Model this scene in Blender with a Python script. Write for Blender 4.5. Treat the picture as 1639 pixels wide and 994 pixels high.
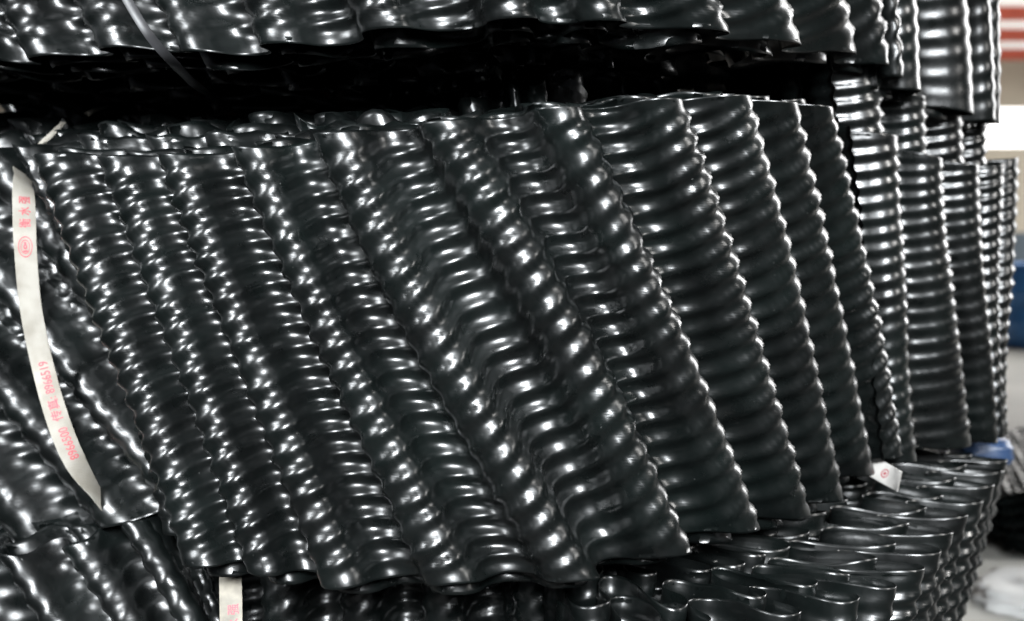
import bpy, math, random
import numpy as np
from mathutils import Vector

for o in list(bpy.data.objects):
    bpy.data.objects.remove(o, do_unlink=True)
C = bpy.context.scene.collection
SC = bpy.context.scene
R = math.radians

# ------------------------------------------------------------------ camera
CAM = Vector((0.0, 0.0, 1.0))
FPX, CX, CY = 2250.0, 819.5, 497.0          # focal length and centre, in pixels of the photograph
PITCH = math.atan2(497 - 350, FPX)
cam = bpy.data.cameras.new('camera')
co = bpy.data.objects.new('camera', cam)
C.objects.link(co)
cam.sensor_width = 36
cam.lens = FPX * 36 / 1639.0
cam.clip_end = 200
cam.clip_start = 0.05
co.location = CAM
co.rotation_euler = (R(90) - PITCH, 0, 0)
cam.dof.use_dof = True
cam.dof.focus_distance = 1.62
cam.dof.aperture_fstop = 4.2
SC.camera = co

# ------------------------------------------------------------------ world and lamps
w = bpy.data.worlds.new('World')
SC.world = w
w.use_nodes = True
bg = w.node_tree.nodes['Background']
bg.inputs['Color'].default_value = (0.80, 0.88, 1.0, 1)
bg.inputs['Strength'].default_value = 0.07


def lamp(name, loc, target, sx, sy, power, col, spread=180):
    l = bpy.data.lights.new(name, 'AREA')
    l.shape = 'RECTANGLE'
    l.spread = R(spread)
    l.size, l.size_y, l.energy, l.color = sx, sy, power, col
    o = bpy.data.objects.new(name, l)
    C.objects.link(o)
    o.location = CAM + Vector(loc)
    d = Vector(target) - Vector(loc)
    o.rotation_euler = d.to_track_quat('-Z', 'Y').to_euler()
    return o


lamp('centre_highlight_lamp', (0.2, -2.3, 1.7), (0.12, 1.5, 0.06), 1.2, 1.9, 46, (0.93, 0.97, 1.0), 30)  # added unseen lamp behind the camera, beamed at the middle columns for highlights
lamp('left_highlight_lamp', (-3.3, 0.2, 1.8), (-0.85, 1.8, 0), 1.1, 1.9, 19, (0.93, 0.97, 1.0), 30)  # unseen helper light; narrow beam puts streaks on the left columns only
lamp('right_highlight_lamp', (3.2, 0.2, 1.7), (0.75, 2.0, 0), 0.6, 1.8, 8, (1.0, 0.98, 0.95), 36)  # unseen light put in for the glints on the right-hand columns
lamp('far_door_lamp', (3.6, 4.0, 0.9), (0.7, 2.0, 0), 0.8, 1.8, 105, (1.0, 1.0, 1.0))
lamp('far_hall_fill', (9, 17, 3.0), (9, 17, -1), 9, 18, 2200, (1.0, 0.99, 0.96))  # added overhead fill to brighten the far wall, floor and drum

SC.view_settings.view_transform = 'Standard'
SC.view_settings.look = 'None'
SC.view_settings.gamma = 1
SC.view_settings.exposure = 0
SC.render.engine = 'CYCLES'
SC.cycles.use_denoising = True
SC.cycles.max_bounces = 6
SC.cycles.glossy_bounces = 4
SC.cycles.diffuse_bounces = 3


# ------------------------------------------------------------------ helpers
def at(px, py, Y):
    """point at horizontal distance Y (m) from the camera that the photograph shows at px, py"""
    xc = (px - CX) / FPX
    zc = -(py - CY) / FPX
    s, c = math.sin(PITCH), math.cos(PITCH)
    d = np.array([xc, c + zc * s, -s + zc * c])
    return d * (Y / d[1]) + np.array([0, 0, CAM.z])


def mat(name, build):
    m = bpy.data.materials.new(name)
    m.use_nodes = True
    nt = m.node_tree
    build(nt, nt.nodes['Principled BSDF'])
    return m


def N(nt, t, **kw):
    n = nt.nodes.new(t)
    for k, v in kw.items():
        if k in n.inputs:
            n.inputs[k].default_value = v
        else:
            setattr(n, k, v)
    return n


def pvc(seed, base=(0.0022, 0.0028, 0.0028), rough=0.29):
    def b(nt, p):
        L = nt.links.new
        tc = N(nt, 'ShaderNodeTexCoord')
        mp = N(nt, 'ShaderNodeMapping')
        mp.inputs['Location'].default_value = (seed * 3.1, seed, 0)
        L(tc.outputs['Object'], mp.inputs['Vector'])
        n1 = N(nt, 'ShaderNodeTexNoise', Scale=9.0, Detail=5.0)
        L(mp.outputs[0], n1.inputs['Vector'])
        cr = N(nt, 'ShaderNodeValToRGB')
        cr.color_ramp.elements[0].position = 0.35
        cr.color_ramp.elements[0].color = (*[c * 0.75 for c in base], 1)
        cr.color_ramp.elements[1].position = 0.75
        cr.color_ramp.elements[1].color = (base[0] * 1.3, base[1] * 1.6, base[2] * 1.5, 1)
        L(n1.outputs['Fac'], cr.inputs['Fac'])
        # pale dust specks and scuffs
        n2 = N(nt, 'ShaderNodeTexNoise', Scale=260.0, Detail=3.0)
        L(mp.outputs[0], n2.inputs['Vector'])
        c2 = N(nt, 'ShaderNodeValToRGB')
        c2.color_ramp.elements[0].position = 0.73
        c2.color_ramp.elements[0].color = (0, 0, 0, 1)
        c2.color_ramp.elements[1].position = 0.79
        c2.color_ramp.elements[1].color = (0.5, 0.5, 0.5, 1)
        L(n2.outputs['Fac'], c2.inputs['Fac'])
        mx = N(nt, 'ShaderNodeMix', data_type='RGBA')
        L(c2.outputs['Color'], mx.inputs['Factor'])
        L(cr.outputs['Color'], mx.inputs['A'])
        mx.inputs['B'].default_value = (0.12, 0.125, 0.12, 1)
        L(mx.outputs['Result'], p.inputs['Base Color'])
        # uneven gloss
        n3 = N(nt, 'ShaderNodeTexNoise', Scale=34.0, Detail=6.0, Roughness=0.6)
        L(mp.outputs[0], n3.inputs['Vector'])
        mr = N(nt, 'ShaderNodeMapRange')
        mr.inputs['From Min'].default_value = 0.3
        mr.inputs['From Max'].default_value = 0.7
        mr.inputs['To Min'].default_value = rough - 0.05
        mr.inputs['To Max'].default_value = rough + 0.09
        L(n3.outputs['Fac'], mr.inputs['Value'])
        L(mr.outputs['Result'], p.inputs['Roughness'])
        p.inputs['IOR'].default_value = 1.54
        n4 = N(nt, 'ShaderNodeTexNoise', Scale=70.0, Detail=4.0)
        L(mp.outputs[0], n4.inputs['Vector'])
        bu = N(nt, 'ShaderNodeBump', Strength=0.10, Distance=0.003)
        L(n4.outputs['Fac'], bu.inputs['Height'])
        L(bu.outputs[0], p.inputs['Normal'])
    return b


PVC = [mat('black_pvc_%s' % 'abc'[i], pvc(i)) for i in range(3)]


def flat(name, col, rough=0.6, noise=0.0, scale=20.0, bump=0.0, emit=None, spec=0.5):
    def b(nt, p):
        L = nt.links.new
        p.inputs['Roughness'].default_value = rough
        p.inputs['Specular IOR Level'].default_value = spec
        p.inputs['Base Color'].default_value = (*col, 1)
        if noise or bump:
            tc = N(nt, 'ShaderNodeTexCoord')
            n = N(nt, 'ShaderNodeTexNoise', Scale=scale, Detail=5.0)
            L(tc.outputs['Object'], n.inputs['Vector'])
            cr = N(nt, 'ShaderNodeValToRGB')
            cr.color_ramp.elements[0].position = 0.3
            cr.color_ramp.elements[1].position = 0.7
            cr.color_ramp.elements[0].color = (*[c * (1 - noise) for c in col], 1)
            cr.color_ramp.elements[1].color = (*[min(1, c * (1 + noise)) for c in col], 1)
            L(n.outputs['Fac'], cr.inputs['Fac'])
            L(cr.outputs['Color'], p.inputs['Base Color'])
            if bump:
                bu = N(nt, 'ShaderNodeBump', Strength=bump, Distance=0.01)
                L(n.outputs['Fac'], bu.inputs['Height'])
                L(bu.outputs[0], p.inputs['Normal'])
        if emit:
            p.inputs['Emission Color'].default_value = (*col, 1)
            p.inputs['Emission Strength'].default_value = emit
    return mat(name, b)


def link(name, me, m, parent=None, smooth=True):
    o = bpy.data.objects.new(name, me)
    C.objects.link(o)
    if m:
        me.materials.append(m)
    if smooth:
        me.polygons.foreach_set('use_smooth', np.ones(len(me.polygons), dtype=bool))
    if parent:
        o.parent = parent
        o.matrix_parent_inverse = parent.matrix_world.inverted()
    return o


def thing(name, label, cat, loc, group=None):
    o = bpy.data.objects.new(name, None)
    C.objects.link(o)
    o.location = loc
    o.empty_display_size = 0.1
    o['label'] = label
    o['category'] = cat
    if group:
        o['group'] = group
    bpy.context.view_layer.update()
    return o


def tag(o, label, cat, group=None):
    o['label'] = label
    o['category'] = cat
    if group:
        o['group'] = group
    return o


def grid_mesh(name, P, uvs=None):
    """P: (nu, nv, 3) -> smooth quad grid"""
    nu, nv = P.shape[:2]
    me = bpy.data.meshes.new(name)
    idx = np.arange(nu * nv).reshape(nu, nv)
    q = np.stack([idx[:-1, :-1], idx[1:, :-1], idx[1:, 1:], idx[:-1, 1:]], -1).reshape(-1, 4)
    me.vertices.add(nu * nv)
    me.vertices.foreach_set('co', P.reshape(-1).astype(np.float32))
    me.loops.add(q.size)
    me.loops.foreach_set('vertex_index', q.reshape(-1).astype(np.int32))
    me.polygons.add(len(q))
    me.polygons.foreach_set('loop_start', np.arange(0, q.size, 4, dtype=np.int32))
    me.polygons.foreach_set('loop_total', np.full(len(q), 4, dtype=np.int32))
    me.update(calc_edges=True)
    return me


def catmull(K, t):
    """K (n, ...) control values at integer parameters; t (m,) -> (m, ...); straight on outside the ends"""
    n = len(K)
    K = np.asarray(K, float)
    A = np.concatenate([[2 * K[0] - K[1]], K, [2 * K[-1] - K[-2]]], 0)
    i = np.clip(np.floor(t).astype(int), 0, n - 2)
    f = (t - i)
    sh = (-1,) + (1,) * (K.ndim - 1)
    f = f.reshape(sh)
    p0, p1, p2, p3 = A[i], A[i + 1], A[i + 2], A[i + 3]
    fc = np.clip(f, 0, 1)
    r = 0.5 * (2 * p1 + (p2 - p0) * fc + (2 * p0 - 5 * p1 + 4 * p2 - p3) * fc ** 2 + (3 * p1 - p0 - 3 * p2 + p3) * fc ** 3)
    r = r + np.where(f < 0, f, 0) * 0.5 * (p2 - p0) + np.where(f > 1, f - 1, 0) * 0.5 * (p3 - p1)
    return r


def wob(rng, U, V, n=6, fu=1.0, fv=6.0):
    """cheap smooth noise, about -1..1"""
    s = np.zeros_like(U)
    for _ in range(n):
        a, b = rng.normal(0, fu), rng.normal(0, fv)
        s += np.sin(2 * np.pi * (a * U + b * V) + rng.uniform(0, 6.28))
    return s / math.sqrt(n)


def normals(P):
    du = np.gradient(P, axis=0)
    dv = np.gradient(P, axis=1)
    n = np.cross(du, dv)
    return n / (np.linalg.norm(n, axis=-1, keepdims=True) + 1e-12)


def sheet(parent, rows, u0, u1, m, off=0.0, du=0.0, top=0.0, bot=0.0, amp=0.068, nrib=20, rib=0.0062, tang=0.0075, hook=0.0,
          skew=(1.5, 3.0), per=16, rpr=8, seed=0, jag=0.002, crumple=0.0, margin=0.055, lean=0.0, name='corrugated_sheet'):
    """one deep-waved plastic sheet.  rows: per wave crest, 3-D points down the sheet (top .. bottom), crest i at u = i.
    off pushes the sheet back into its bundle, du slides it along, top / bot lengthen it (m)."""
    rng = np.random.default_rng(seed + 11)
    rw = np.random.default_rng(seed // 10 * 10 + 7)      # the big waves of nested sheets follow each other
    K = np.asarray(rows, float)                 # (ncrest, 3, 3)
    nu = max(8, int((u1 - u0) * per))
    nv = max(6, int(nrib * rpr))
    u = np.linspace(u0, u1, nu)
    v = np.linspace(0, 1, nv)
    G = catmull(K, u)                           # (nu, 3, 3)
    a, b, c = G[:, 0:1], G[:, 1:2], G[:, 2:3]
    vv = v.reshape(1, -1, 1)
    P = a * (1 - vv) * (1 - 2 * vv) + b * 4 * vv * (1 - vv) + c * vv * (2 * vv - 1)
    U, V = np.meshgrid(u, v, indexing='ij')
    # horizontal outward direction of the sheet as a whole
    T = np.gradient(P, axis=0)
    T[..., 2] = 0
    T /= np.linalg.norm(T, axis=-1, keepdims=True)
    Nh = np.stack([T[..., 1], -T[..., 0], np.zeros_like(U)], -1)
    # edges that are not quite cut straight / do not hang level
    hgt = np.linalg.norm(a - c, axis=-1)
    if isinstance(top, tuple):
        top = top[0] + (top[1] - top[0]) * np.clip((U - 4) / 5, 0, 1)
    e_top = top + jag * wob(rng, U, V * 0, 4, 1.2, 0)
    e_bot = bot + jag * wob(rng, U, V * 0, 4, 1.2, 0)
    P[..., 2] += e_top * (1 - V) - e_bot * V
    ph = U + du + 0.028 * wob(rw, U, V, 5, 0.35, 0.9)
    wv = ((0.5 + 0.5 * np.cos(2 * np.pi * ph)) - 1) * amp * (1 + 0.10 * wob(rw, U, V, 5, 0.5, 0.7))
    cc = (0.5 + 0.5 * np.cos(2 * np.pi * ph)) - 0.45
    if isinstance(hook, tuple):
        hk = hook[0] + (hook[1] - hook[0]) * np.clip((U - hook[2]) / 0.5 + 0.5, 0, 1)
    else:
        hk = hook
    P = P + T * (hk * cc)[..., None]
    P = P + Nh * (wv - off + 0.003 * wob(rw, U, V, 5, 0.3, 0.9))[..., None] + T * (tang * np.sin(4 * np.pi * ph))[..., None]
    if lean:
        P = P - Nh * (lean * (1 - V))[..., None]
    # cross ribs: rounded outside, creased inside, following the normal of the waved surface
    n = normals(P)
    if np.mean(n[..., 1]) > 0:
        n = -n
    n = 0.55 * n + 0.45 * Nh
    n /= np.linalg.norm(n, axis=-1, keepdims=True)
    sk = skew[0] * U + (skew[1] - skew[0]) * np.clip(U, 0, 99) ** 2 / (2.0 * len(K))
    phi = nrib * (V * (0.5 + e_top + e_bot) - e_top) / 0.5 + sk + 0.26 * np.sin(2 * np.pi * ph) + 0.09 * wob(rw, U, V, 6, 0.5, 1.2) + rw.uniform(0, 1)
    q = 2 * np.pi * phi
    r = 0.5 - 0.5 * np.cos(q - 0.35 * np.sin(q))
    r = 0.75 * r + 0.25 * np.sqrt(np.sin(np.pi * phi) ** 2 + 0.02)
    r = r * (1.0 + 0.22 * wob(rw, U, V, 8, 1.2, 5))
    mg = margin
    fade = np.clip(V / mg, 0, 1) * np.clip((1 - V) / mg, 0, 1)
    fade = fade * fade * (3 - 2 * fade)
    disp = rib * (r - 0.55) * fade
    if crumple:
        cr = 1 - np.abs(wob(rng, U, V, 6, 1.6, 5.5))
        msk = np.clip(wob(rng, U, V, 5, 0.35, 1.0) - 0.35, 0, 1)
        disp = disp + crumple * np.clip(cr, -1, 1) * msk
    disp = disp + 0.00025 * wob(rng, U, V, 9, 2.0, 9)
    P = P + n * disp[..., None]
    # rolled lip: 0.8 mm of thickness along top and bottom edges
    th = 0.0002
    n2 = n
    P2 = np.concatenate([(P[:, 3:4] - n2[:, 3:4] * th), (P[:, :1] - n2[:, :1] * th), P,
                         (P[:, -1:] - n2[:, -1:] * th), (P[:, -4:-3] - n2[:, -4:-3] * th)], 1)
    P2 = np.concatenate([P2[:1] * 1.0, P2, P2[-1:] * 1.0], 0)
    P2[0] -= np.concatenate([n[:1, 3:4], n[:1, :1], n[:1], n[:1, -1:], n[:1, -4:-3]], 1)[0] * th
    P2[-1] -= np.concatenate([n[-1:, 3:4], n[-1:, :1], n[-1:], n[-1:, -1:], n[-1:, -4:-3]], 1)[0] * th
    loc = np.array(parent.location)
    me = grid_mesh(name, P2 - loc)
    o = bpy.data.objects.new(name, me)
    C.objects.link(o)
    o.parent = parent
    me.materials.append(m)
    me.polygons.foreach_set('use_smooth', np.ones(len(me.polygons), dtype=bool))
    return o


# distance of the stack's face for each column of the photograph (the face bulges at x = 750 and runs away to the right)
DX = np.array([-400, -60, 70, 160, 265, 385, 510, 700, 900, 1080, 1195, 1280, 1330, 1375, 1434, 1506, 1568, 1608, 1640, 1700])
DY = np.array([2.10, 1.90, 1.82, 1.735, 1.65, 1.575, 1.53, 1.497, 1.497, 1.55, 1.65, 1.77, 1.88, 2.0, 2.11, 2.22, 2.35, 2.48, 2.62, 2.92])


def D(px):
    return float(np.interp(px, DX, DY))


def crests(data, extra=0.0):
    ex = extra if isinstance(extra, (list, tuple)) else [extra] * len(data)
    return [[at(x, y, D(x) + e) for (x, y) in r] for r, e in zip(data, ex)]


def bundle(label, rows, u0, u1, layers, cat='sheet bundle', **kw):
    K = np.asarray(rows)
    base = K[:, 2].mean(0)
    t = thing('sheet_bundle', label, cat, base, 'strapped bundles of black corrugated sheets')
    for i, ly in enumerate(layers):
        a = dict(kw)
        a.update(ly)
        uu0, uu1 = a.pop('u0', u0), a.pop('u1', u1)
        sheet(t, rows, uu0, uu1, PVC[i % 3], **a)
    return t


# ------------------------------------------------------------------ setting
WY = 30.0
floor_m = flat('concrete', (0.34, 0.335, 0.31), 0.6, 0.2, 1.3, 0.1)


def boxes(name, bxs, m, parent=None, bevel=0.0):
    V, F = [], []
    for (x0, y0, z0, x1, y1, z1) in bxs:
        b = len(V)
        V += [(x0, y0, z0), (x1, y0, z0), (x1, y1, z0), (x0, y1, z0), (x0, y0, z1), (x1, y0, z1), (x1, y1, z1), (x0, y1, z1)]
        F += [tuple(b + i for i in f) for f in ((0, 3, 2, 1), (4, 5, 6, 7), (0, 1, 5, 4), (1, 2, 6, 5), (2, 3, 7, 6), (3, 0, 4, 7))]
    if parent:
        V = [tuple(Vector(p) - parent.location) for p in V]
    me = bpy.data.meshes.new(name)
    me.from_pydata(V, [], F)
    o = bpy.data.objects.new(name, me)
    C.objects.link(o)
    me.materials.append(m)
    if parent:
        o.parent = parent
    if bevel:
        md = o.modifiers.new('bevel', 'BEVEL')
        md.width = bevel
        md.segments = 2
    return o


def struct(o):
    o['kind'] = 'structure'
    return o


X0, X1, Y0 = -12, 18, -9
struct(boxes('floor', [(X0, 2.9, -0.1, X1, WY + 2, 0)], floor_m))
struct(boxes('aisle_floor', [(X0, Y0, -0.1, X1, 2.898, 0)], flat('low_bounce_concrete', (0.07, 0.068, 0.065), 0.7, 0.3, 2.0, 0.1)))  # unseen near floor, coloured darker so the sheets reflect less of it
zA = at(1620, 172, WY)[2]
zB = at(1620, 236, WY)[2]
zC = at(1620, 372, WY)[2]
ZR = CAM.z + 3.5
wall_m = flat('painted_wall', (0.50, 0.46, 0.38), 0.8, 0.08, 1.0)
low_m = flat('grey_blue_paint', (0.09, 0.12, 0.15), 0.7, 0.2, 1.5)
struct(boxes('end_wall', [(X0, WY, zC, X1, WY + .2, zB), (X0, WY, zA, X1, WY + .2, ZR + .3), (X0, WY, zB, 10.0, WY + .2, zA)], wall_m))
struct(boxes('wall_base', [(X0, WY - 0.004, 0, X1, WY + .2, zC)], low_m))
sky_m = flat('daylight_sky', (1, 1, 1), 1, emit=2.2)
struct(boxes('sky', [(5, WY + 1.5, 0.5, 26, WY + 1.55, 8)], sky_m))
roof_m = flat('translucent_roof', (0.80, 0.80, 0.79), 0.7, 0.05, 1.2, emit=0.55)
red_m = flat('red_steel', (0.50, 0.09, 0.05), 0.5, 0.1, 3)
struct(boxes('roof', [(X0, Y0, ZR, X1, 18, ZR + 0.05)], flat('roof_sheet', (0.16, 0.17, 0.18), 0.6, 0.1, 1.0)))
struct(boxes('roof', [(X0, 18.002, ZR, X1, WY, ZR + 0.05)], roof_m))
for py in (19, 54, 85, 114.5):
    y = at(1620, py, 10)
    Yp = 3.42 / ((y[2] - CAM.z) / 10)
    for k, (dy) in enumerate((0,)):
        o = boxes('purlin', [(X0, Yp - 0.12, ZR - 0.22, X1, Yp + 0.12, ZR - 0.002)], red_m)
        o['kind'] = 'structure'
for k in range(9):
    o = boxes('purlin', [(X0, 20.9 - 3 * k - 0.12, ZR - 0.22, X1, 20.9 - 3 * k + 0.12, ZR - 0.002)], red_m)
    o['kind'] = 'structure'

# ------------------------------------------------------------------ the stack
# middle front bundle: per wave crest the top, middle and bottom as read from the photograph
MID = [[(-160, 275), (-20, 565), (70, 850)], [(-45, 262), (95, 570), (188, 880)], [(62, 247), (188, 575), (300, 908)],
       [(158, 250), (278, 565), (408, 922)], [(262, 245), (394, 580), (537, 940)], [(385, 235), (547, 590), (716, 938)],
       [(520, 212), (714, 590), (932, 932)], [(695, 195), (905, 530), (1098, 888)], [(892, 172), (1067, 510), (1210, 850)],
       [(1070, 160), (1191, 490), (1294, 828)], [(1190, 152), (1275, 475), (1347, 802)], [(1272, 160), (1341, 470), (1403, 757)],
       [(1328, 168), (1390, 460), (1440, 732)], [(1372, 178), (1425, 450), (1466, 715)]]
bundle('black corrugated sheet bundle in the middle, nearest and biggest, its waves slanting to the right',
       crests(MID), 1.55, 12.35, tang=0.0065, amp=0.058, layers=
       [dict(per=22, rpr=9, seed=1, crumple=0.0012),
        dict(off=0.038, du=0.0, top=0.008, bot=0.018, seed=2, rpr=6, u1=12.5),
        dict(off=0.07, top=(0.030, -0.004), seed=3, rpr=6, jag=0.004, u0=1.0),
        dict(off=0.105, top=(0.042, 0.0), seed=4, rpr=4, jag=0.006, u0=0.4),
        dict(off=0.14, top=(0.052, 0.004), seed=5, rpr=4, jag=0.006, u0=-1.5),
        dict(off=0.18, top=(0.058, 0.0), seed=6, rpr=3, per=12, jag=0.006, u0=-1.5),
        dict(off=0.24, du=0.1, top=0.045, seed=7, rpr=3, per=12, jag=0.006, u0=-1.5),
        dict(off=0.32, du=0.1, top=0.07, seed=8, rpr=3, per=10, jag=0.008, u0=-2.5),
        dict(off=0.46, du=0.1, top=0.14, seed=9, rpr=3, per=10, jag=0.008, u0=-3.5)])

MIDR = [[(1360, 200), (1388, 470), (1412, 740)], [(1434, 215), (1441, 470), (1466, 742)], [(1506, 252), (1521, 470), (1550, 716)],
        [(1566, 262), (1576, 470), (1596, 708)], [(1607, 262), (1603, 470), (1604, 700)], [(1633, 250), (1621, 470), (1615, 697)]]
bundle('black corrugated sheet bundle with upright narrow waves at the far right of the middle tier',
       crests(MIDR), 0.1, 5.0,
       [dict(seed=21, rpr=8, skew=(1.2, 1.2), rib=0.0042),
        dict(off=0.03, du=0.0, top=0.10, u1=4.2, seed=22, rpr=6, skew=(1.2, 1.2)),
        dict(off=0.07, du=0.05, top=0.11, seed=23, rpr=4, skew=(1.2, 1.2)),
        dict(off=0.13, top=0.12, seed=24, rpr=3, per=10), dict(off=0.2, top=0.12, seed=25, rpr=3, per=10)])

TOP = [[(-480, -640), (-270, -280), (-60, 96)], [(-370, -650), (-140, -280), (55, 92)], [(-270, -660), (-30, -290), (170, 76)],
       [(-150, -670), (95, -300), (300, 84)], [(-10, -690), (250, -310), (440, 74)], [(150, -700), (420, -320), (612, 50)],
       [(350, -700), (620, -320), (822, 30)], [(580, -690), (810, -320), (985, 30)], [(800, -680), (1000, -310), (1158, 46)],
       [(1000, -650), (1160, -290), (1279, 68)], [(1150, -620), (1280, -270), (1366, 84)], [(1250, -590), (1360, -250), (1420, 103)],
       [(1310, -560), (1400, -230), (1440, 122)], [(1350, -540), (1425, -210), (1460, 135)]]
bundle('black corrugated sheet bundle on top, its wavy lower edge hanging over the dark gap',
       crests(TOP), -2.5, 12.3, tang=0.0065, amp=0.058, layers=
       [dict(seed=31, rpr=8, per=18, crumple=0.003, jag=0.003),
        dict(off=0.038, du=0.0, bot=0.008, seed=32, rpr=5, jag=0.006),
        dict(off=0.07, du=0.0, bot=0.014, seed=33, rpr=4, jag=0.006),
        dict(off=0.10, du=0.02, bot=0.012, seed=34, rpr=3, per=12, jag=0.006),
        dict(off=0.17, bot=0.03, seed=35, rpr=3, per=10), dict(off=0.25, bot=0.04, seed=36, rpr=3, per=10),
        dict(off=0.34, bot=0.05, seed=37, rpr=3, per=10), dict(off=0.46, bot=0.08, seed=38, rpr=3, per=10, u0=-3.5)])
TOPR = [[(1370, -480), (1400, -170), (1415, 138)], [(1425, -470), (1450, -160), (1469, 146)], [(1515, -440), (1542, -130), (1552, 180)],
        [(1556, -420), (1580, -110), (1590, 195)], [(1590, -400), (1601, -100), (1600, 198)], [(1612, -390), (1618, -95), (1612, 200)]]
bundle('black corrugated sheet bundle with upright wide waves at the top right, beside the bright opening',
       crests(TOPR), 0.2, 4.1,
       [dict(seed=41, rpr=8, skew=(0.8, 0.8), rib=0.0026),
        dict(off=0.04, du=0.1, bot=0.01, seed=42, rpr=5, skew=(0.8, 0.8)), dict(off=0.1, bot=0.02, seed=43, rpr=3, per=10),
        dict(off=0.18, bot=0.03, seed=44, rpr=3, per=10)])

# left neighbour, slumped at an angle behind the strap
LEFT = [[(-640, 330), (-420, 620), (-190, 960)], [(-520, 310), (-310, 600), (-80, 925)], [(-400, 290), (-190, 570), (50, 880)],
        [(-280, 270), (-60, 560), (170, 845)], [(-160, 255), (60, 540), (290, 815)], [(-40, 240), (170, 520), (400, 790)], [(80, 230), (280, 500), (500, 770)]]
bundle('black corrugated sheet bundle slumped diagonally at the left edge, behind the printed white strap',
       crests(LEFT, 0.14), 0.0, 5.4, nrib=17, amp=0.052, layers=
       [dict(seed=51, rpr=8), dict(off=0.03, top=0.03, bot=0.02, du=0.1, seed=52, rpr=5, jag=0.008),
        dict(off=0.08, top=0.05, seed=53, rpr=3), dict(off=0.16, top=0.08, seed=54, rpr=3, per=10)])

LOWL = [[(-230, 960), (-60, 1300), (60, 1640)], [(-110, 915), (60, 1270), (170, 1640)], [(10, 885), (190, 1240), (290, 1640)],
        [(115, 868), (300, 1210), (420, 1640)], [(205, 842), (400, 1190), (540, 1650)], [(300, 815), (480, 1180), (640, 1660)], [(400, 800), (560, 1170), (740, 1660)]]
bundle('black corrugated sheet bundle with bent waves in the lower left corner',
       crests(LOWL, (0.03, 0.03, 0.05, 0.09, 0.15, 0.22, 0.30)), 0.0, 4.7, nrib=19, amp=0.05, rib=0.005, layers=
       [dict(seed=61, rpr=8, jag=0.006), dict(off=0.025, top=0.018, du=0.1, seed=62, rpr=5, jag=0.008),
        dict(off=0.07, top=0.03, seed=63, rpr=3), dict(off=0.14, top=0.04, seed=64, rpr=3, per=10)])

LOWM = [[(180, 880), (215, 1240), (260, 1650)], [(300, 885), (330, 1240), (370, 1650)], [(430, 885), (455, 1240), (490, 1650)], [(560, 885), (590, 1240), (620, 1650)],
        [(700, 890), (725, 1240), (750, 1650)], [(850, 890), (870, 1240), (890, 1650)], [(1000, 890), (1010, 1240), (1020, 1650)], [(1140, 880), (1150, 1230), (1160, 1640)]]
bundle('black corrugated sheet bundle in deep shade directly below the nearest bundle',
       crests(LOWM, 0.24), -0.4, 6.2,
       [dict(seed=71, rpr=7), dict(off=0.04, du=0.1, top=0.01, seed=72, rpr=4), dict(off=0.1, seed=73, rpr=3, per=10), dict(off=0.18, seed=74, rpr=3, per=10)])

# lower right bundle, open tops in view: plan line of its front, walked crest by crest
ZT, ZB = CAM.z - 0.440, CAM.z - 0.94
line = [(-0.03, 1.50), (0.09, 1.495), (0.20, 1.505), (0.305, 1.54), (0.39, 1.59), (0.458, 1.655), (0.515, 1.74), (0.565, 1.83), (0.612, 1.925), (0.662, 2.02), (0.715, 2.11),
        (0.765, 2.205), (0.81, 2.30), (0.85, 2.39), (0.89, 2.48)]
LOWR = []
for k, (x, y) in enumerate(line):
    a = 0.01 + 0.012 * k
    LOWR.append([np.array([x, y, ZT + 0.022 * max(0, k - 7) / 5]), np.array([x - a * 0.45, y, (ZT + ZB) / 2]), np.array([x - a, y, ZB])])
rng = random.Random(5)
ly = [dict(off=0.0, seed=81, rpr=7, amp=0.11, per=20)]
for k in range(1, 11):
    ly.append(dict(off=0.056 * k + rng.uniform(-.010, .010), du=rng.uniform(-.12, .12), top=rng.uniform(-.015, .012), seed=80 + k % 10, rpr=6 if k < 6 else 3,
                   amp=rng.uniform(0.100, 0.118), jag=0.004, per=26, u0=0.5))
bundle('black corrugated sheet bundle with looping open top edges in view at the lower right',
       LOWR, 0.6, 13.6, ly, margin=0.09, skew=(0.3, 0.3), tang=0.009, hook=0.013)


# ------------------------------------------------------------------ woven straps
def strap_mat():
    def b(nt, p):
        L = nt.links.new
        uv = N(nt, 'ShaderNodeTexCoord')
        mp = N(nt, 'ShaderNodeMapping')
        mp.inputs['Rotation'].default_value = (0, 0, R(32))
        L(uv.outputs['UV'], mp.inputs['Vector'])
        wv = N(nt, 'ShaderNodeTexWave', Scale=150.0, Distortion=0.4)
        L(mp.outputs[0], wv.inputs['Vector'])
        bu = N(nt, 'ShaderNodeBump', Strength=0.5, Distance=0.0006)
        L(wv.outputs['Fac'], bu.inputs['Height'])
        L(bu.outputs[0], p.inputs['Normal'])
        n = N(nt, 'ShaderNodeTexNoise', Scale=30.0, Detail=6.0)
        L(uv.outputs['Object'], n.inputs['Vector'])
        cr = N(nt, 'ShaderNodeValToRGB')
        cr.color_ramp.elements[0].position = 0.3
        cr.color_ramp.elements[1].position = 0.65
        cr.color_ramp.elements[0].color = (0.22, 0.20, 0.165, 1)
        cr.color_ramp.elements[1].color = (0.34, 0.32, 0.28, 1)
        L(n.outputs['Fac'], cr.inputs['Fac'])
        mx = N(nt, 'ShaderNodeMix', data_type='RGBA', blend_type='MULTIPLY')
        mx.inputs['Factor'].default_value = 0.18
        L(cr.outputs['Color'], mx.inputs['A'])
        L(wv.outputs['Color'], mx.inputs['B'])
        L(mx.outputs['Result'], p.inputs['Base Color'])
        p.inputs['Roughness'].default_value = 0.55
    return mat('woven_strap', b)


STRAP = strap_mat()
GREYSTRAP = flat('grey_strap', (0.03, 0.03, 0.032), 0.45, 0.3, 40)
RED = flat('red_print', (0.42, 0.06, 0.08), 0.6, 0.25, 400)


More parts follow.
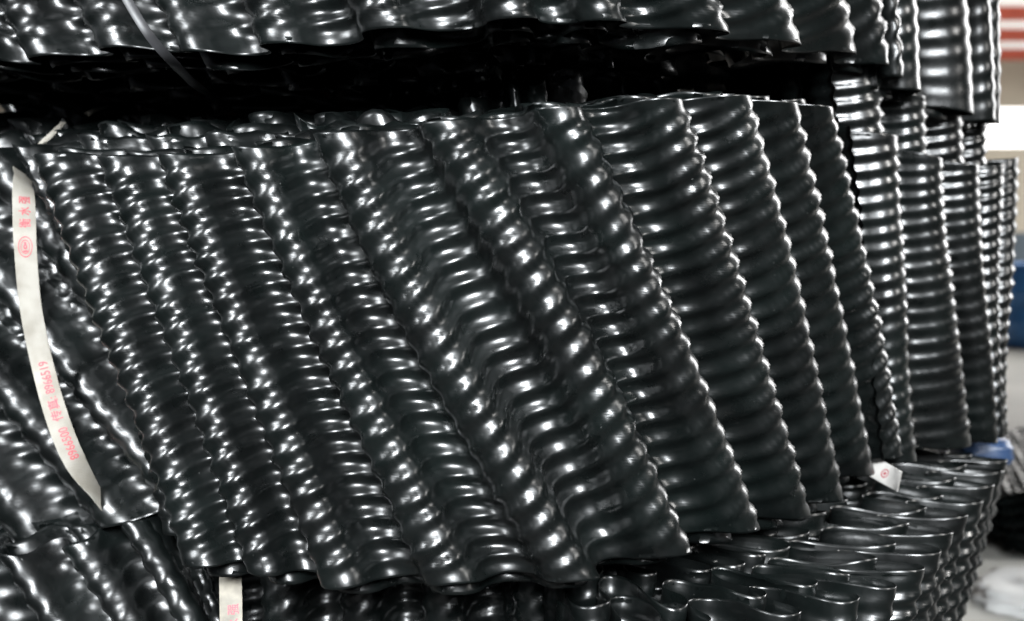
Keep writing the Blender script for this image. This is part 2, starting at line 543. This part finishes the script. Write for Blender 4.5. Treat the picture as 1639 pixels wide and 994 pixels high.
class Ribbon:
    """flat band along 3-D points; twist turns the band about its own run"""
    def __init__(self, pts, width, twist, n=160):
        P = np.array(pts)
        t = np.linspace(0, len(P) - 1, n)
        self.P = catmull(P, t)
        self.tw = np.radians(np.interp(t, np.arange(len(P)), twist))
        d = np.gradient(self.P, axis=0)
        self.s = np.concatenate([[0], np.cumsum(np.linalg.norm(np.diff(self.P, axis=0), axis=1))])
        T = d / np.linalg.norm(d, axis=1, keepdims=True)
        view = np.array([0, 1.0, 0])
        side = np.cross(T, view)
        side /= np.linalg.norm(side, axis=1, keepdims=True)
        dep = np.cross(side, T)
        dep *= np.sign(dep[:, 1:2] + 1e-9)
        side *= np.sign(side[:, 0:1] + 1e-9)
        self.side = side * np.cos(self.tw)[:, None] + dep * np.sin(self.tw)[:, None]
        self.n = np.cross(self.side, T)
        self.n *= -np.sign(self.n[:, 1:2] + 1e-9)
        self.w = width

    def pos(self, s, t, h):
        f = lambda A: np.stack([np.interp(s, self.s, A[:, k]) for k in range(3)], -1)
        return f(self.P) + f(self.side) * (t * self.w)[..., None] + f(self.n) * h

    def build(self, name, label, m, base):
        S = self.s
        tt = np.array([-.5, -.5, -.48, 0, .48, .5, .5, .48, 0, -.48, -.5])
        hh = np.array([0, 0.0004, 0.0006, 0.0006, 0.0006, 0.0004, -0.0004, -0.0006, -0.0006, -0.0006, 0])
        P = np.stack([self.pos(S, np.full_like(S, a), b) for a, b in zip(tt, hh)], 1)
        me = grid_mesh(name, P - np.array(base))
        uvl = me.uv_layers.new(name='uv')
        vi = np.empty(len(me.loops), dtype=np.int32)
        me.loops.foreach_get('vertex_index', vi)
        uu = np.repeat(S, len(tt))
        vv = np.tile(tt * self.w, len(S))
        uvl.data.foreach_set('uv', np.stack([uu[vi], vv[vi]], -1).reshape(-1).astype(np.float32))
        o = bpy.data.objects.new(name, me)
        C.objects.link(o)
        o.location = base
        me.materials.append(m)
        me.polygons.foreach_set('use_smooth', np.ones(len(me.polygons), dtype=bool))
        tag(o, label, 'strap')
        self.o = o
        self.base = np.array(base)
        return o

    def s_at(self, pz):
        """arc length where the band passes the height of point pz"""
        k = np.argmin(np.abs(self.P[:, 2] - pz[2]) + 0.2 * np.abs(self.P[:, 0] - pz[0]))
        return self.s[k]

    def mesh_on(self, name, V, F, up=True):
        """V: (n, 2) = (run along the band, across it)"""
        s, t = V[:, 0], V[:, 1] / self.w
        P = self.pos(s, t, 0.0010)
        me = bpy.data.meshes.new(name)
        me.from_pydata([tuple(p) for p in (P - self.base)], [], F)
        o = bpy.data.objects.new(name, me)
        C.objects.link(o)
        me.materials.append(RED)
        o.parent = self.o
        return o

    def text(self, body, s0, size, t0=0.0, squeeze=1.0):
        """lettering that runs up the band (towards smaller s), letters' tops to the left"""
        cu = bpy.data.curves.new('print', 'FONT')
        cu.body = body
        cu.size = size
        cu.resolution_u = 3
        cu.offset = size * 0.008
        ob = bpy.data.objects.new('print', cu)
        C.objects.link(ob)
        bpy.context.view_layer.update()
        dg = bpy.context.evaluated_depsgraph_get()
        me = bpy.data.meshes.new_from_object(ob.evaluated_get(dg))
        bpy.data.objects.remove(ob)
        v = np.array([tuple(x.co) for x in me.vertices])
        F = [tuple(p.vertices) for p in me.polygons]
        if not len(v):
            return None
        s = s0 - v[:, 0] * squeeze
        t = t0 - (v[:, 1] - size * 0.35)
        return self.mesh_on('lettering', np.stack([s, t], -1), F)


def ring(rb, s0, t0, rs, rt, w, n=36):
    V, F = [], []
    for k in range(n):
        a = 2 * math.pi * k / n
        for e in (1, 1 - w):
            V.append((s0 + rs * e * math.cos(a), t0 + rt * e * math.sin(a)))
    for k in range(n):
        j = (k + 1) % n
        F.append((2 * k, 2 * j, 2 * j + 1, 2 * k + 1))
    return np.array(V), F


# strap round the left edge of the nearest bundle
sp = [(36, 270, 2.03), (37, 288, 1.97), (38, 320, 1.925), (41, 400, 1.90), (49, 490, 1.90), (67, 580, 1.90),
      (92, 670, 1.88), (120, 738, 1.87), (152, 786, 1.88), (185, 830, 1.90)]
tw = [88, 84, 34, 4, 0, 4, 14, 38, 76, 80]
r1 = Ribbon([at(*p) for p in sp], 0.030, tw)
o1 = r1.build('strap', 'white woven strap with red print, hanging loose down the left of the nearest bundle', STRAP, at(152, 786, 1.87))
for pts in (((58, 240, 1.95), (66, 231, 1.97), (84, 214, 2.0), (102, 196, 2.04)), ((138, 184, 2.06), (150, 177, 2.08), (166, 172, 2.12), (184, 167, 2.18))):
    rr = Ribbon([at(*p) for p in pts], 0.0085, [0, 0, 0, 0], 30)
    ol = rr.build('strap_loop', '', STRAP, at(*pts[0]))
    for key in ('label', 'category'):
        del ol[key]
    ol.parent = o1
    ol.location = Vector(at(*pts[0])) - o1.location
r1.text('8966519', r1.s_at(at(77, 632, 1.89)), 0.0175, 0.001, 0.76)
r1.text('传真:', r1.s_at(at(85, 674, 1.88)), 0.0160, 0.001)
r1.text('8966500', r1.s_at(at(113, 735, 1.87)), 0.0175, 0.0015, 0.76)
r1.text('衡 水 强', r1.s_at(at(39, 363, 1.91)), 0.0165, 0.001, 0.84)
sL = r1.s_at(at(41, 396, 1.90))
for rs, rt, ww in ((0.0145, 0.0095, 0.10), (0.0098, 0.0062, 0.13), (0.0036, 0.0026, 0.6)):
    V, F = ring(r1, sL, 0.0, rs, rt, ww)
    r1.mesh_on('emblem', V, F)
V, F = ring(r1, sL - 0.005, 0.0, 0.0016, 0.0016, 0.99)
r1.mesh_on('emblem', V, F)
V, F = ring(r1, sL + 0.006, 0.0, 0.0012, 0.0034, 0.99)
r1.mesh_on('emblem', V, F)

# strap down the front of the shaded bundle below
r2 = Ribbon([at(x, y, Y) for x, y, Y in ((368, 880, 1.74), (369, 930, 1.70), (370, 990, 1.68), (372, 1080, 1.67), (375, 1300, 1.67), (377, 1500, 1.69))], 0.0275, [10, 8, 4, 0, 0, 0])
r2.build('strap', 'white woven strap running straight down below the bottom edge of the nearest bundle', flat('shaded_strap', (0.17, 0.155, 0.125), 0.6, 0.3, 60), at(375, 1300, 1.66))  # darker copy of the strap colour; the shade under the bundle is painted in
r2.text('衡 水 强', r2.s_at(at(370, 1040, 1.65)), 0.0150, 0.003, 0.9)

# strap end poking out at the right
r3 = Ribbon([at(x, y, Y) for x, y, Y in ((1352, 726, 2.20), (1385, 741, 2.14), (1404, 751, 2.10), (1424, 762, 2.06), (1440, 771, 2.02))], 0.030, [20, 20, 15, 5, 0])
r3.build('strap', 'white strap end with a red mark, sticking out under the right of the nearest bundle', flat('lit_strap', (0.62, 0.60, 0.57), 0.5, 0.1, 60), at(1404, 753, 1.985))  # same strap made brighter; the light it catches is put into the colour
V, F = ring(r3, r3.s_at(at(1420, 760, 2.065)), 0.0, 0.010, 0.007, 0.25)
r3.mesh_on('emblem', V, F)
V, F = ring(r3, r3.s_at(at(1420, 760, 2.065)), 0.0, 0.004, 0.0025, 0.95)
r3.mesh_on('emblem', V, F)

# grey strap on the top bundle
r4 = Ribbon([at(x, y, Y) for x, y, Y in ((150, -260, 1.63), (172, -90, 1.62), (192, -25, 1.61), (214, 18, 1.61), (243, 62, 1.615), (275, 98, 1.65), (312, 135, 1.76), (350, 160, 1.9))], 0.011, [20] * 8)
r4.build('strap', 'thin dark grey strap slanting over the top bundle into the dark gap', GREYSTRAP, at(243, 62, 1.615))

# ------------------------------------------------------------------ things behind the stack
def blob(name, center, size, m, seed, nu=60, nv=40, power=0.55, rough=0.06, fr=3.0):
    rng = np.random.default_rng(seed)
    a = np.linspace(-math.pi, math.pi, nu)
    b = np.linspace(-math.pi / 2, math.pi / 2, nv)
    A, B = np.meshgrid(a, b, indexing='ij')
    sg = lambda x, e: np.sign(x) * np.abs(x) ** e
    P = np.stack([sg(np.cos(B), power) * sg(np.cos(A), power), sg(np.cos(B), power) * sg(np.sin(A), power), sg(np.sin(B), power)], -1)
    d = np.zeros_like(A)
    for _ in range(9):
        k = rng.normal(0, fr, 3)
        d += np.abs(np.sin(P @ k + rng.uniform(0, 6)))
    P = P * (1 + rough * (d / 9 - 0.6) * 3)[..., None] * np.array(size) * 0.5
    me = grid_mesh(name, P)
    o = bpy.data.objects.new(name, me)
    C.objects.link(o)
    o.location = center
    me.materials.append(m)
    me.polygons.foreach_set('use_smooth', np.ones(len(me.polygons), dtype=bool))
    return o


blue = flat('blue_plastic', (0.05, 0.20, 0.50), 0.4, 0.25, 6, 0.2)
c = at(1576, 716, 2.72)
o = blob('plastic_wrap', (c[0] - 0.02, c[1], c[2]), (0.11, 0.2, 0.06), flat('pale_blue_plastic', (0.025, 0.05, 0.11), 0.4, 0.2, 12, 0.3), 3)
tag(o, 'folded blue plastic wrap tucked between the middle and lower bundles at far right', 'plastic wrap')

# blue drum far behind
def lathe(name, prof, m, parent, n=40):
    P = np.array([[(r * math.cos(2 * math.pi * k / n), r * math.sin(2 * math.pi * k / n), z) for (r, z) in prof] for k in range(n + 1)])
    me = grid_mesh(name, P)
    o = bpy.data.objects.new(name, me)
    C.objects.link(o)
    o.parent = parent
    me.materials.append(m)
    me.polygons.foreach_set('use_smooth', np.ones(len(me.polygons), dtype=bool))
    return o


e = at(1616, 560, 10.7)
dr = thing('drum', 'blue plastic drum standing on the pale floor behind the stack', 'drum', (e[0] + 0.33, 10.9, 0))
lathe('body', [(0.0, 0), (0.27, 0.0), (0.30, 0.03), (0.315, 0.12), (0.315, 0.19), (0.33, 0.21), (0.315, 0.23), (0.315, 0.42), (0.33, 0.44), (0.315, 0.46), (0.31, 0.56), (0.28, 0.62), (0.0, 0.62)], blue, dr)
lathe('rim', [(0.27, 0.618), (0.29, 0.622), (0.29, 0.655), (0.27, 0.655), (0.265, 0.63)], blue, dr)
lathe('bung', [(0.0, 0.66), (0.04, 0.66), (0.045, 0.635), (0.045, 0.62)], flat('white_cap', (0.7, 0.7, 0.7), 0.5), dr)

# flat pile of sheets on the floor
pb = at(1600, 905, 4.05)
pile = thing('sheet_pile', 'low pile of black corrugated sheets lying flat on the floor at the right', 'sheet pile', (2.1, 4.7, 0))
for k in range(7):
    nu, nv = 150, 40
    x = np.linspace(1.46 - 0.01 * k, 2.75, nu) + 0.012 * math.sin(k * 2.1)
    y = np.linspace(4.06 + 0.008 * k, 5.4, nv)
    Xg, Yg = np.meshgrid(x, y, indexing='ij')
    dd = (Xg * 0.55 + Yg) * 2 * math.pi / 0.11
    Z = 0.03 + 0.026 * k + 0.012 * np.cos(dd) + 0.003 * np.cos(Xg * 240) + 0.01 * np.sin(Xg * 2 + k)
    me = grid_mesh('corrugated_sheet', np.stack([Xg, Yg, Z], -1) - np.array([2.1, 4.7, 0]))
    o = bpy.data.objects.new('corrugated_sheet', me)
    C.objects.link(o)
    o.parent = pile
    me.materials.append(PVC[k % 3])
    me.polygons.foreach_set('use_smooth', np.ones(len(me.polygons), dtype=bool))

o = blob('plastic_sheet', (1.78, 3.62, 0.0), (1.1, 0.55, 0.16), flat('white_film', (0.62, 0.62, 0.61), 0.35, 0.1, 8, 0.4), 9, rough=0.10, fr=4.5, power=0.8)
tag(o, 'crumpled heap of white plastic sheeting on the floor at the lower right', 'plastic sheeting')
